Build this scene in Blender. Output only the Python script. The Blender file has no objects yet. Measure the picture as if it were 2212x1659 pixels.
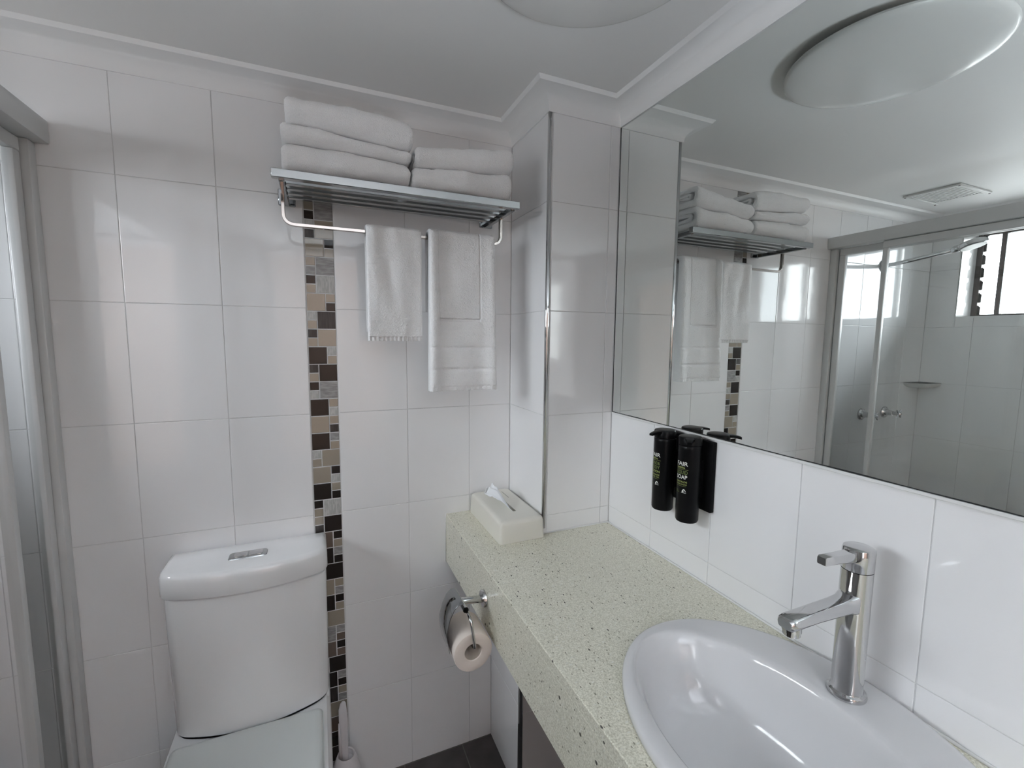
import bpy, bmesh, math, random
from mathutils import Vector, Matrix, noise
random.seed(7)
S = bpy.context.scene
C = S.collection
PI = math.pi

# ---------------------------------------------------------------- camera, world, exposure
cd = bpy.data.cameras.new('camera'); cam = bpy.data.objects.new('camera', cd); C.objects.link(cam); S.camera = cam
yaw, pit, rol = 0.4077, -0.1024, 0.0094
F = Vector((math.sin(yaw)*math.cos(pit), math.cos(yaw)*math.cos(pit), math.sin(pit)))
R = Vector((math.cos(yaw), -math.sin(yaw), 0)); U = R.cross(F)
R2 = R*math.cos(rol)+U*math.sin(rol); U2 = -R*math.sin(rol)+U*math.cos(rol)
M = Matrix((R2, U2, -F)).transposed().to_4x4(); M.translation = (0.4283, -1.3973, 1.4286)
cam.matrix_world = M
cd.sensor_width = 36; cd.lens = 972.57/2212*36; cd.clip_start = 0.02
W = bpy.data.worlds.new('world'); S.world = W; W.use_nodes = True
SKY = 25.0          # overcast sky outside the shower window; paler ground below the horizon
_n, _l = W.node_tree.nodes, W.node_tree.links
_tc = _n.new('ShaderNodeTexCoord'); _sx = _n.new('ShaderNodeSeparateXYZ'); _rp = _n.new('ShaderNodeValToRGB'); _mr = _n.new('ShaderNodeMapRange')
_l.new(_tc.outputs['Generated'], _sx.inputs[0]); _l.new(_sx.outputs[2], _mr.inputs[0]); _mr.inputs[1].default_value = -1; _mr.inputs[2].default_value = 1
_l.new(_mr.outputs[0], _rp.inputs[0]); _e = _rp.color_ramp.elements
_e[0].position = .47; _e[0].color = (.20, .20, .20, 1); _e[1].position = 1.0; _e[1].color = (.96, .965, .985, 1)
_x = _e.new(.53); _x.color = (.53, .535, .55, 1)
_l.new(_rp.outputs[0], _n['Background'].inputs[0]); _n['Background'].inputs[1].default_value = SKY
S.view_settings.view_transform = 'Standard'; S.view_settings.look = 'None'
S.view_settings.gamma = 1; S.view_settings.use_curve_mapping = False
S.view_settings.exposure = 1.06
PANE = 9.5         # brightness of the frosted daylight panes
FILL = 105.0         # added fill lamp in the unseen bedroom, lifts the shadows
GAP = 4.0           # bright window of the bedroom beyond the doorway
S.cycles.max_bounces = 14; S.cycles.diffuse_bounces = 8; S.cycles.glossy_bounces = 6
S.cycles.transmission_bounces = 8; S.cycles.transparent_max_bounces = 16
S.cycles.sample_clamp_indirect = 6; S.cycles.caustics_reflective = False; S.cycles.caustics_refractive = False

# ---------------------------------------------------------------- materials
def mat(name, col, rough=.5, metal=0, spec=None, coat=0):
    m = bpy.data.materials.new(name); m.use_nodes = True
    b = m.node_tree.nodes['Principled BSDF']
    b.inputs['Base Color'].default_value = (*col, 1); b.inputs['Roughness'].default_value = rough
    b.inputs['Metallic'].default_value = metal
    if spec is not None: b.inputs['Specular IOR Level'].default_value = spec
    b.inputs['Coat Weight'].default_value = coat; b.inputs['Coat Roughness'].default_value = .05
    return m
def nodes(m): return m.node_tree.nodes, m.node_tree.links, m.node_tree.nodes['Principled BSDF']
def add_bump(m, scale, strength, dist=.001, detail=3, stretch=(1, 1, 1), kind='noise'):
    n, l, b = nodes(m)
    tc = n.new('ShaderNodeTexCoord'); mp = n.new('ShaderNodeMapping'); mp.inputs['Scale'].default_value = stretch
    l.new(tc.outputs['Object'], mp.inputs[0])
    if kind == 'noise':
        t = n.new('ShaderNodeTexNoise'); t.inputs['Scale'].default_value = scale; t.inputs['Detail'].default_value = detail; o = t.outputs['Fac']
    else:
        t = n.new('ShaderNodeTexVoronoi'); t.inputs['Scale'].default_value = scale; o = t.outputs['Distance']
    l.new(mp.outputs[0], t.inputs['Vector'])
    bp = n.new('ShaderNodeBump'); bp.inputs['Strength'].default_value = strength; bp.inputs['Distance'].default_value = dist
    l.new(o, bp.inputs['Height'])
    if b.inputs['Normal'].links: l.new(b.inputs['Normal'].links[0].from_socket, bp.inputs['Normal'])
    l.new(bp.outputs[0], b.inputs['Normal'])
def add_var(m, c1, c2, scale, stretch=(1, 1, 1), detail=4, lo=.35, hi=.65, kind='noise'):
    n, l, b = nodes(m)
    tc = n.new('ShaderNodeTexCoord'); mp = n.new('ShaderNodeMapping'); mp.inputs['Scale'].default_value = stretch
    l.new(tc.outputs['Object'], mp.inputs[0])
    t = n.new('ShaderNodeTexNoise'); t.inputs['Scale'].default_value = scale; t.inputs['Detail'].default_value = detail
    l.new(mp.outputs[0], t.inputs['Vector'])
    r = n.new('ShaderNodeValToRGB'); r.color_ramp.elements[0].position = lo; r.color_ramp.elements[1].position = hi
    r.color_ramp.elements[0].color = (*c1, 1); r.color_ramp.elements[1].color = (*c2, 1)
    l.new(t.outputs['Fac'], r.inputs[0]); l.new(r.outputs[0], b.inputs['Base Color'])

m_tile = mat('white_glazed_tile', (.83, .83, .835), .06); add_bump(m_tile, 9, .10, .004, 2)
m_grout = mat('white_grout', (.70, .70, .70), .8); add_bump(m_grout, 300, .2, .0005)
m_ceil = mat('ceiling_paint', (.77, .765, .75), .55); add_bump(m_ceil, 60, .05, .0006)
m_corn = mat('cornice_paint', (.82, .82, .815), .5)
m_floor = mat('brown_floor_tile', (.055, .045, .042), .45); add_var(m_floor, (.050, .043, .041), (.080, .070, .067), 14); add_bump(m_floor, 60, .15, .001)
m_fgrout = mat('floor_grout', (.16, .15, .14), .9)
m_plf = mat('plinth_tile', (.46, .43, .42), .4); add_bump(m_plf, 60, .1, .001)
m_chrome = mat('chrome', (.58, .58, .585), .06, 1)
m_chromed = mat('brushed_chrome', (.42, .43, .43), .22, 1)
m_darkchr = mat('dark_chrome', (.30, .31, .32), .07, 1)
m_bar = mat('bar_chrome', (.50, .45, .42), .10, 1)
m_alu = mat('powder_coated_aluminium', (.60, .605, .60), .35, 0); add_bump(m_alu, 400, .05, .0003)
m_seal = mat('silicone', (.7, .7, .69), .5)
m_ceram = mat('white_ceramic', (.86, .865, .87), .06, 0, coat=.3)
m_basin = mat('shaded_basin_ceramic', (.62, .62, .625), .09, 0)  # white ceramic darkened; shade of a person at the camera put into the colour
m_seat = mat('seat_plastic', (.72, .755, .745), .3)
m_towel = mat('white_terry', (.95, .95, .955), .95, 0, spec=.1); add_bump(m_towel, 420, .75, .0035, 4)
m_towel.node_tree.nodes['Principled BSDF'].inputs['Sheen Weight'].default_value = .35
m_hem = mat('towel_hem', (.86, .86, .87), .8, 0, spec=.2); add_bump(m_hem, 500, .3, .001)
m_tissue = mat('tissue_paper', (.86, .88, .90), .9); m_tissue.node_tree.nodes['Principled BSDF'].inputs['Subsurface Weight'].default_value = .0
m_tbox = mat('tissue_cover', (.72, .70, .63), .38)
m_black = mat('black_plastic', (.004, .004, .0045), .28, spec=.13)
m_blackm = mat('black_plate', (.004, .004, .0045), .5, spec=.08)
m_paper = mat('toilet_paper', (.74, .66, .60), .95, spec=.1); add_bump(m_paper, 150, .3, .001)
m_core = mat('cardboard_core', (.40, .35, .30), .9)
m_dark = mat('dark_void', (.01, .01, .01), .8)
m_white = mat('label_white', (.75, .76, .72), .6)
m_green = mat('label_green', (.33, .38, .12), .6)
m_olive = mat('label_olive', (.13, .17, .05), .6)
m_lamp = mat('lamp_acrylic', (.72, .72, .70), .22)
m_bronze = mat('bronze_frame', (.05, .035, .03), .4)
m_wood = mat('brown_timber', (.17, .11, .08), .45); add_var(m_wood, (.13, .075, .05), (.21, .14, .10), 6, (8, 8, .6)); 
m_room = mat('bedroom_paint', (.72, .72, .73), .8)
m_panel = mat('bedroom_timber', (.24, .15, .10), .5); add_var(m_panel, (.19, .13, .10), (.27, .19, .15), 5, (8, 8, .6))
m_carpet = mat('bedroom_carpet', (.08, .07, .065), .95); add_bump(m_carpet, 300, .5, .004)
m_vent = mat('vent_plastic', (.74, .74, .72), .45)
m_brush = mat('brush_plastic', (.68, .66, .67), .4)

# worktop: pale green-beige quartz with dark and light chips
m_stone = mat('quartz_stone', (.5, .49, .4), .16)
n, l, b = nodes(m_stone)
tc = n.new('ShaderNodeTexCoord')
def ramp(src, stops):
    r = n.new('ShaderNodeValToRGB'); e = r.color_ramp.elements
    e[0].position, e[0].color = stops[0][0], (*stops[0][1], 1); e[1].position, e[1].color = stops[1][0], (*stops[1][1], 1)
    for p, c in stops[2:]:
        x = e.new(p); x.color = (*c, 1)
    l.new(src, r.inputs[0]); return r.outputs[0]
def mixc(fac, a, bb):
    x = n.new('ShaderNodeMix'); x.data_type = 'RGBA'
    l.new(fac, x.inputs[0])
    for s, v in ((6, a), (7, bb)):
        if isinstance(v, tuple): x.inputs[s].default_value = (*v, 1)
        else: l.new(v, x.inputs[s])
    return x.outputs[2]
ns = n.new('ShaderNodeTexNoise'); ns.inputs['Scale'].default_value = 420; ns.inputs['Detail'].default_value = 5; l.new(tc.outputs['Object'], ns.inputs['Vector'])
base = ramp(ns.outputs['Fac'], [(.34, (.50, .485, .385)), (.62, (.76, .745, .635))])
def chips(scale, stretch, rot, thr, rnd):
    mp = n.new('ShaderNodeMapping'); mp.inputs['Scale'].default_value = stretch; mp.inputs['Rotation'].default_value = rot
    l.new(tc.outputs['Object'], mp.inputs[0])
    v = n.new('ShaderNodeTexVoronoi'); v.inputs['Scale'].default_value = scale; l.new(mp.outputs[0], v.inputs['Vector'])
    lt = n.new('ShaderNodeMath'); lt.operation = 'LESS_THAN'; lt.inputs[1].default_value = thr; l.new(v.outputs['Distance'], lt.inputs[0])
    sp = n.new('ShaderNodeSeparateColor'); l.new(v.outputs['Color'], sp.inputs[0])
    gt = n.new('ShaderNodeMath'); gt.operation = 'GREATER_THAN'; gt.inputs[1].default_value = rnd; l.new(sp.outputs[0], gt.inputs[0])
    ml = n.new('ShaderNodeMath'); ml.operation = 'MULTIPLY'; l.new(lt.outputs[0], ml.inputs[0]); l.new(gt.outputs[0], ml.inputs[1])
    return ml.outputs[0]
c = mixc(chips(150, (1, .45, .7), (.3, .2, .5), .165, .5), base, (.24, .23, .18))
c = mixc(chips(130, (.45, 1, .6), (.2, .5, .9), .18, .5), c, (.68, .68, .60))
c = mixc(chips(95, (1, .4, .4), (.1, .3, .8), .13, .72), c, (.09, .085, .075))
c = mixc(chips(90, (.5, 1, .5), (.7, .1, .3), .10, .78), c, (.80, .80, .76))
l.new(c, b.inputs['Base Color'])

# mosaic pieces: glass beige, dark glass, dark textured, pale marble, grey marble
def marble(name, a, b2, sc=(1, 1, 10)):
    m = mat(name, a, .35); add_var(m, a, b2, 30, sc, 5, .4, .62); return m
MOS = {'b': mat('mosaic_beige_glass', (.30, .26, .205), .09, coat=.6), 'd': mat('mosaic_dark_glass', (.016, .012, .010), .12, spec=.3, coat=.15),
       'w': marble('mosaic_dark_ribbed', (.022, .018, .016), (.05, .043, .04), (12, 1, 1)), 's': marble('mosaic_pale_stone', (.36, .36, .345), (.50, .50, .48), (8, 1, 1.5)),
       'g': marble('mosaic_grey_stone', (.22, .215, .21), (.36, .35, .345), (1.2, 1, 9)), 'n': mat('mosaic_brown_glass', (.13, .10, .082), .12, coat=.4)}
m_mside = mat('mosaic_glass_edge', (.17, .135, .10), .15)

def clear_mat(name, tint, gloss=1.0, extra=0.0):
    m = bpy.data.materials.new(name); m.use_nodes = True; n, l = m.node_tree.nodes, m.node_tree.links
    for x in list(n):
        if x.type != 'OUTPUT_MATERIAL': n.remove(x)
    out = [x for x in n if x.type == 'OUTPUT_MATERIAL'][0]
    t = n.new('ShaderNodeBsdfTransparent'); t.inputs[0].default_value = (*tint, 1)
    g = n.new('ShaderNodeBsdfGlossy'); g.inputs['Roughness'].default_value = 0.02; g.inputs[0].default_value = (1, 1, 1, 1)
    fr = n.new('ShaderNodeFresnel'); fr.inputs[0].default_value = 1.45
    mx = n.new('ShaderNodeMixShader'); l.new(fr.outputs[0], mx.inputs[0]); l.new(t.outputs[0], mx.inputs[1]); l.new(g.outputs[0], mx.inputs[2])
    if extra:
        d = n.new('ShaderNodeBsdfDiffuse'); d.inputs[0].default_value = (.8, .85, .84, 1)
        m2 = n.new('ShaderNodeMixShader'); m2.inputs[0].default_value = extra
        l.new(mx.outputs[0], m2.inputs[1]); l.new(d.outputs[0], m2.inputs[2]); l.new(m2.outputs[0], out.inputs[0])
    else: l.new(mx.outputs[0], out.inputs[0])
    return m
m_glass = clear_mat('shower_glass', (.985, .996, .992), extra=.02)
def glossy_mat(name, col, r=0):
    m = bpy.data.materials.new(name); m.use_nodes = True; n, l = m.node_tree.nodes, m.node_tree.links
    b = n['Principled BSDF']; b.inputs['Metallic'].default_value = 1; b.inputs['Roughness'].default_value = r
    b.inputs['Base Color'].default_value = (*col, 1); b.inputs['Specular Tint'].default_value = (*col, 1); return m
m_clearp = clear_mat('window_glass', (.97, .98, .99)); m_fpane = clear_mat('obscure_glass', (.80, .82, .84))
m_mirror = glossy_mat('mirror_silver', (.895, .935, .915))
def emit(name, col, s):
    m = bpy.data.materials.new(name); m.use_nodes = True; n, l = m.node_tree.nodes, m.node_tree.links
    b = n['Principled BSDF']; b.inputs['Base Color'].default_value = (*[x*.5 for x in col], 1); b.inputs['Roughness'].default_value = .3
    b.inputs['Emission Color'].default_value = (*col, 1); b.inputs['Emission Strength'].default_value = s; return m
m_pane = emit('daylit_frosted_pane', (.93, .965, 1.0), PANE)
m_gap = emit('bedroom_fill_and_window', (.95, .98, 1.0), GAP)

# ---------------------------------------------------------------- helpers
def finish(name, bm, m, parent=None, smooth=False, recalc=True):
    if recalc: bmesh.ops.recalc_face_normals(bm, faces=bm.faces)
    me = bpy.data.meshes.new(name); bm.to_mesh(me); bm.free()
    if smooth:
        for p in me.polygons: p.use_smooth = True
        if smooth == 'auto':
            try: me.set_sharp_from_angle(angle=math.radians(40))
            except Exception: pass
    o = bpy.data.objects.new(name, me); C.objects.link(o)
    for x in (m if isinstance(m, (list, tuple)) else [m]): me.materials.append(x)
    if parent: o.parent = parent; o.matrix_parent_inverse = Matrix.Translation(-Vector(parent.location))
    return o
def tag(o, label, cat, group=None):
    o['label'] = label; o['category'] = cat
    if group: o['group'] = group
    return o
def struct(o): o['kind'] = 'structure'; return o
def thing(name, loc, label, cat, group=None):
    o = bpy.data.objects.new(name, None); C.objects.link(o); o.location = loc; o.empty_display_size = .02
    return tag(o, label, cat, group)
def box(bm, x0, x1, y0, y1, z0, z1, bev=0, seg=2):
    r = bmesh.ops.create_cube(bm, size=1)
    vs = r['verts']
    for v in vs: v.co = Vector(((x0+x1)/2+v.co.x*(x1-x0), (y0+y1)/2+v.co.y*(y1-y0), (z0+z1)/2+v.co.z*(z1-z0)))
    if bev:
        es = list({e for v in vs for e in v.link_edges})
        bmesh.ops.bevel(bm, geom=es, offset=bev, segments=seg, profile=.5, affect='EDGES')
def boxobj(name, d, m, parent=None, bev=0, seg=2):
    bm = bmesh.new(); box(bm, *d, bev=bev, seg=seg); return finish(name, bm, m, parent, 'auto' if bev else False)
def ring_loft(bm, rings, cap0=True, cap1=True, closed=True, mi=0):
    V = [[bm.verts.new(p) for p in r] for r in rings]
    k = len(V[0])
    for a, b in zip(V, V[1:]):
        for i in range(k if closed else k-1):
            j = (i+1) % k
            f = bm.faces.new((a[i], a[j], b[j], b[i])); f.material_index = mi
    if cap0: bm.faces.new(V[0][::-1]).material_index = mi
    if cap1: bm.faces.new(V[-1]).material_index = mi
    return V
def frame(d):
    d = d.normalized(); a = Vector((0, 0, 1)) if abs(d.z) < .9 else Vector((1, 0, 0))
    u = a.cross(d).normalized(); return u, d.cross(u)
def cyl(bm, p0, p1, r0, r1=None, n=28, prof=None, mi=0):
    p0, p1 = Vector(p0), Vector(p1); r1 = r0 if r1 is None else r1
    u, v = frame(p1-p0); L = p1-p0
    prof = prof or [(0, r0), (1, r1)]
    ring_loft(bm, [[p0+L*t+(u*math.cos(2*PI*i/n)+v*math.sin(2*PI*i/n))*r for i in range(n)] for t, r in prof], mi=mi)
def tube(bm, pts, r, n=14, rz=None, sq=False):
    pts = [Vector(p) for p in pts]; rings = []; up = None
    for i, p in enumerate(pts):
        d = (pts[min(i+1, len(pts)-1)]-pts[max(i-1, 0)]).normalized()
        if up is None: u, v = frame(d)
        else:
            u = (up - d*up.dot(d)).normalized(); v = d.cross(u)
        up = u; rz_ = rz or r
        if sq:
            s = [(-1, -.75), (-.75, -1), (.75, -1), (1, -.75), (1, .75), (.75, 1), (-.75, 1), (-1, .75)]
            rings.append([p+u*r*a+v*rz_*b for a, b in s])
        else: rings.append([p+u*r*math.cos(2*PI*k/n)+v*rz_*math.sin(2*PI*k/n) for k in range(n)])
    ring_loft(bm, rings)
def arc_pts(p, a, b, r, n=6):
    """round the corner at p between points a and b"""
    p, a, b = Vector(p), Vector(a), Vector(b); da = (a-p).normalized(); db = (b-p).normalized()
    A, B = p+da*r, p+db*r
    return [A*(1-t)**2+p*2*t*(1-t)+B*t*t for t in [i/n for i in range(n+1)]]
def poly_round(pts, r):
    out = [Vector(pts[0])]
    for i in range(1, len(pts)-1): out += arc_pts(pts[i], pts[i-1], pts[i+1], r)
    return out+[Vector(pts[-1])]
def lathe(bm, c, prof, n=40, sx=1, sy=1, cap0=True, cap1=True):
    ring_loft(bm, [[Vector((c[0]+r*sx*math.cos(2*PI*i/n), c[1]+r*sy*math.sin(2*PI*i/n), c[2]+z)) for i in range(n)] for r, z in prof], cap0, cap1)

# ---------------------------------------------------------------- key sizes (metres; back wall y=0, floor z=0)
XR, XL, XN, DN = 1.2576, -.99, 1.0246, .2564   # right wall, shower far wall, boxed nib left face and its depth
YF = -2.30                                      # wall with the doorway, behind the camera
ZC = 2.088; ZCO = 2.040                         # ceiling, bottom of the cornice
ZT, ZB = .851, .688                             # worktop top, bottom of its front apron
XF = .799                                       # worktop front
ROWS = [0, .305, .605, .905, 1.205, 1.505, 1.805, 2.044]
T = .0018

# ---------------------------------------------------------------- wall shells and tiles
def slab(name, d): return struct(boxobj(name, d, m_grout))
wb = slab('wall_back', (XL-.3, XR+.1, T, .12, 0, ZC+.05))
wr = slab('wall_right', (XR+T, XR+.12, YF, T, 0, ZC+.05))
wl_bm = bmesh.new()                              # shower outer wall with a real window opening
WY0, WY1, WZ0, WZ1 = -1.19, -.128, 1.556, 2.00
XW = XL-.19
for d in ((XW, XL-T, YF, WY0, 0, ZC+.05), (XW, XL-T, WY1, T, 0, ZC+.05), (XW, XL-T, WY0, WY1, 0, WZ0), (XW, XL-T, WY0, WY1, WZ1, ZC+.05)):
    box(wl_bm, *d)
wl = struct(finish('wall_left', wl_bm, m_grout))
wn = slab('wall_nib', (XN+T, XR+T, -DN+T, T, ZT+.001, ZC+.02))
wp_ = slab('wall_plinth', (.9607+T, XR+T, -.2476+T, T, 0, ZB))
DX0, DX1 = .16, 1.00
wf_bm = bmesh.new()
for d in ((XL-.19, DX0, YF-.1, YF, 0, ZC+.05), (DX1, XR+.12, YF-.1, YF, 0, ZC+.05), (DX0, DX1, YF-.1, YF, 2.04, ZC+.05)): box(wf_bm, *d)
wf = struct(finish('wall_front', wf_bm, mat('painted_wall', (.78, .76, .74), .6)))
struct(boxobj('ceiling', (XL-.3, XR+.12, YF-.1, .12, ZC, ZC+.1), m_ceil))
fl = struct(boxobj('floor', (XL-.2, XR+.12, YF-.1, .12, -.1, -T), m_fgrout))

tile_cache = {}
def tile(w, h, axis, m, parent, pos, name='wall_tile', th=T, g=.0008, bev=.0009, jit=0):
    """tile lying in a plane; axis 'y-' faces -y, 'x-' faces -x, 'x+' faces +x, 'z+' up. pos = low corner"""
    key = (round(w, 4), round(h, 4), axis, m.name, th)
    if key not in tile_cache:
        bm = bmesh.new()
        a = [(g, g), (w-g, g), (w-g, h-g), (g, h-g)]
        rings = []
        for ins, d in ((0, 0), (0, th-bev*.6), (bev*.4, th-bev*.2), (bev, th)):
            r = []
            for (p, q) in a:
                p2 = p+ins if p < w/2 else p-ins; q2 = q+ins if q < h/2 else q-ins
                r.append({'y-': (p2, -d, q2), 'x-': (-d, p2, q2), 'x+': (d, p2, q2), 'z+': (p2, q2, d)}[axis])
            rings.append([Vector(v) for v in r])
        ring_loft(bm, rings, cap0=False)
        bmesh.ops.recalc_face_normals(bm, faces=bm.faces)
        # make sure the big face looks outwards
        big = max(bm.faces, key=lambda f: f.calc_area()); want = {'y-': Vector((0, -1, 0)), 'x-': Vector((-1, 0, 0)), 'x+': Vector((1, 0, 0)), 'z+': Vector((0, 0, 1))}[axis]
        if big.normal.dot(want) < 0: bmesh.ops.reverse_faces(bm, faces=bm.faces)
        me = bpy.data.meshes.new(name); bm.to_mesh(me); bm.free(); me.materials.append(m)
        tile_cache[key] = me
    o = bpy.data.objects.new(name, tile_cache[key]); C.objects.link(o); o.location = pos
    if jit: o.rotation_euler = tuple(random.uniform(-jit, jit) for _ in range(3))
    o.parent = parent
    return o
def tile_wall(parent, axis, fixed, cols, rows, skip=None):
    base = {'y-': fixed+T, 'x-': fixed+T, 'x+': fixed-T}[axis]
    for c0, c1 in zip(cols, cols[1:]):
        for r0, r1 in zip(rows, rows[1:]):
            if skip and skip(c0, c1, r0, r1): continue
            pos = (c0, base, r0) if axis == 'y-' else (base, c0, r0)
            tile(c1-c0, r1-r0, axis, m_tile, parent, pos, jit=.0008)
MX0, MX1 = .4032, .481
tile_wall(wb, 'y-', 0, [XL, -.806, -.605, -.403, -.2, .0, .2035, MX0], ROWS)
tile_wall(wb, 'y-', 0, [MX1, .6791, .8799, XN], [.851-.246]+ROWS[3:])
tile_wall(wb, 'y-', 0, [MX1, .6791, .8799, .9607], ROWS[:3])
tile_wall(wn, 'x-', XN, [-DN+.008, -.0015], [ZT]+ROWS[3:])
tile_wall(wn, 'y-', -DN, [XN+.012, 1.2248, XR-.0008], [ZT+.001]+ROWS[3:])
YR = [-2.262, -2.06, -1.858, -1.656, -1.454, -1.256, -1.0552, -.8556, -.6514, -.4495, -DN-.001]
def rwall(c0, c1, r0, r1): return False
wr_off = XR
for c0, c1 in zip(YR, YR[1:]):
    for r0, r1 in zip([.605, .905, 1.2035], [.905, 1.2035]):
        tile(c1-c0, r1-r0, 'x-', m_tile, wr, (XR+T, c0, r0), jit=.0006)
    tile(c1-c0, .605-.305, 'x-', m_tile, wr, (XR+T, c0, .305)); tile(c1-c0, .305, 'x-', m_tile, wr, (XR+T, c0, 0))
YL = [-2.2, -2.0, -1.8, -1.6, -1.4, WY0, -1.0, -.8, -.6, -.4, -.2, -.001]
def winskip(c0, c1, r0, r1): return r0 > 1.5 and r1 < 1.9 and c1 <= -.2+1e-6 and c0 >= WY0-1e-6
tile_wall(wl, 'x+', XL, YL, ROWS[:6])
tile_wall(wl, 'x+', XL, YL[:6], ROWS[5:])
# pieces round the opening: cut strips under the sill, beside it and above it
for c0, c1 in zip(YL[5:], YL[6:]):
    c1b = min(c1, -.2) if c1 > -.2 else c1
    tile(c1b-c0, WZ0-.0015-1.505, 'x+', m_tile, wl, (XL-T, c0, 1.505)) if c1 <= -.19 else None
    if c1 <= -.19: tile(c1b-c0, 2.044-WZ1, 'x+', m_tile, wl, (XL-T, c0, WZ1))
tile(-.001-WY1, .3, 'x+', m_tile, wl, (XL-T, WY1, 1.505)); tile(-.001-WY1, .239, 'x+', m_tile, wl, (XL-T, WY1, 1.805))
tile(WY1+.2, WZ0-.0015-1.505, 'x+', m_tile, wl, (XL-T, -.2, 1.505)); tile(WY1+.2, 2.044-WZ1, 'x+', m_tile, wl, (XL-T, -.2, WZ1))
# plinth under the worktop: white side tiles, grey-brown front tiles
for z0, z1 in ((0, .3), (.3, .6), (.6, ZB)):
    tile(.2476-.012, z1-z0, 'x-', m_tile, wp_, (.9607+T, -.2476+.011, z0))
for z0, z1 in ((0, .28), (.28, .56), (.56, ZB)):
    tile(.19, z1-z0, 'y-', m_plf, wp_, (.9607+.01, -.2476+T, z0)); tile(.107, z1-z0, 'y-', m_plf, wp_, (.9607+.2, -.2476+T, z0))
# floor tiles
for i in range(12):
    for j in range(12):
        x0, y1 = .853+.2012*(i-9), -.001-.2012*j
        x1 = min(x0+.2012, XR-.001); x0 = max(x0, XL)
        if x1-x0 < .02 or y1-.2012 < YF-.1: continue
        tile(x1-x0, .2012, 'z+', m_floor, fl, (x0, y1-.2012, -T), name='floor_tile', g=.0016)

# mosaic strip, one piece each
# row codes: L = big piece left, small pair right; R = small pair left, big piece right
SEQ = ['Rbd g', 'Rbd g', 'Lb sd', 'Lg bd', 'Rsb d', 'Rbd g', 'Rsw b', 'Lb db', 'Rbg g', 'Rdb s', 'Lb bd', 'Rsb w', 'Rwb b', 'Ld sb', 'Rwb d', 'Rds g', 'Ld bs', 'Lb bw', 'Ld gb',
       'Rsb b', 'Lb ds', 'Ld bd', 'Rdb s', 'Rbw d', 'Ln db', 'Ld gd', 'Rbs d', 'Lb bg', 'Ld db', 'Rbd b', 'Lg gn', 'Ln dn', 'Rdb d', 'Ld gd', 'Lw bg', 'Rgd b', 'Rbg n', 'Rdb d', 'Lw bg', 'Rbd g', 'Lb sd']
def mosaic_piece(x0, z0, w, h, k):
    o = tile(w, h, 'y-', MOS[k], wb, (x0, T, z0), name='mosaic_tile', th=T-.0008, g=.0013, bev=.0007)
    return o
zk = 1.798+.05*5
for s in SEQ:
    z1, z0 = zk, zk-.05; zk -= .05
    if z0 < -.001: z0 = 0.0
    if z1-z0 < .02: continue
    gx0, gx1 = MX0+.0012, MX1-.0012; hm = (z0+z1)/2
    if s[0] == 'L':
        mosaic_piece(gx0, z0, .0495, z1-z0, s[1])
        mosaic_piece(gx0+.0495, hm, gx1-gx0-.0495, z1-hm, s[3]); mosaic_piece(gx0+.0495, z0, gx1-gx0-.0495, hm-z0, s[4])
    else:
        mosaic_piece(gx1-.0495, z0, .0495, z1-z0, s[4])
        mosaic_piece(gx0, hm, gx1-gx0-.0495, z1-hm, s[1]); mosaic_piece(gx0, z0, gx1-gx0-.0495, hm-z0, s[2])

# cornice: concave cove with a square lip against the ceiling, mitred round the room
loop = [(XL, YF), (XL, 0), (XN, 0), (XN, -DN), (XR, -DN), (XR, YF)]
prof = [(.0, ZCO-.004), (.004, ZCO-.004)]
for i in range(9):
    t = i/8*PI/2; prof.append((.004+.054*(1-math.cos(t)), ZCO+.039*math.sin(t)))
prof += [(.0595, ZCO+.039), (.066, ZC-.001), (.066, ZC+.002)]
bm = bmesh.new(); rings = []
for i, p in enumerate(loop):
    p = Vector((*p, 0)); a = Vector((*loop[i-1], 0)); c_ = Vector((*loop[(i+1) % 6], 0))
    d1 = (p-a).normalized(); d2 = (c_-p).normalized()
    n1 = Vector((d1.y, -d1.x, 0)); n2 = Vector((d2.y, -d2.x, 0))
    off = n1+n2
    rings.append([p+off*o_+Vector((0, 0, z)) for o_, z in prof])
rings.append([v.copy() for v in rings[0]])
ring_loft(bm, rings, False, False, closed=False)
trim1 = struct(finish('trim_1', bm, m_corn, None, 'auto'))
# metal corner trims
bm = bmesh.new(); tube(bm, [(XN+.0045, -DN+.0045, ZT+.016), (XN+.0045, -DN+.0045, ZCO-.002)], .0062, 16)
struct(finish('trim_2', bm, m_chrome, None, True))
bm = bmesh.new(); box(bm, .9607-.001, .9607+.010, -.2486, -.2476+.012, 0, ZB-.0005, .002)
struct(finish('trim_3', bm, m_darkchr))

# window in the shower wall
win = boxobj('window_1', (-1.146, -1.142, -.218, -.152, WZ0+.018, WZ1-.02), m_clearp); struct(win)
pl_ = bpy.data.lights.new('window_portal', 'AREA'); pl_.shape = 'RECTANGLE'; pl_.size = WZ1-WZ0; pl_.size_y = WY1-WY0; pl_.cycles.is_portal = True
plo = bpy.data.objects.new('window_portal', pl_); C.objects.link(plo); plo.location = (XW-.005, (WY0+WY1)/2, (WZ0+WZ1)/2); plo.rotation_euler = (0, math.radians(-90), 0)
XP = -1.142
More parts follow.
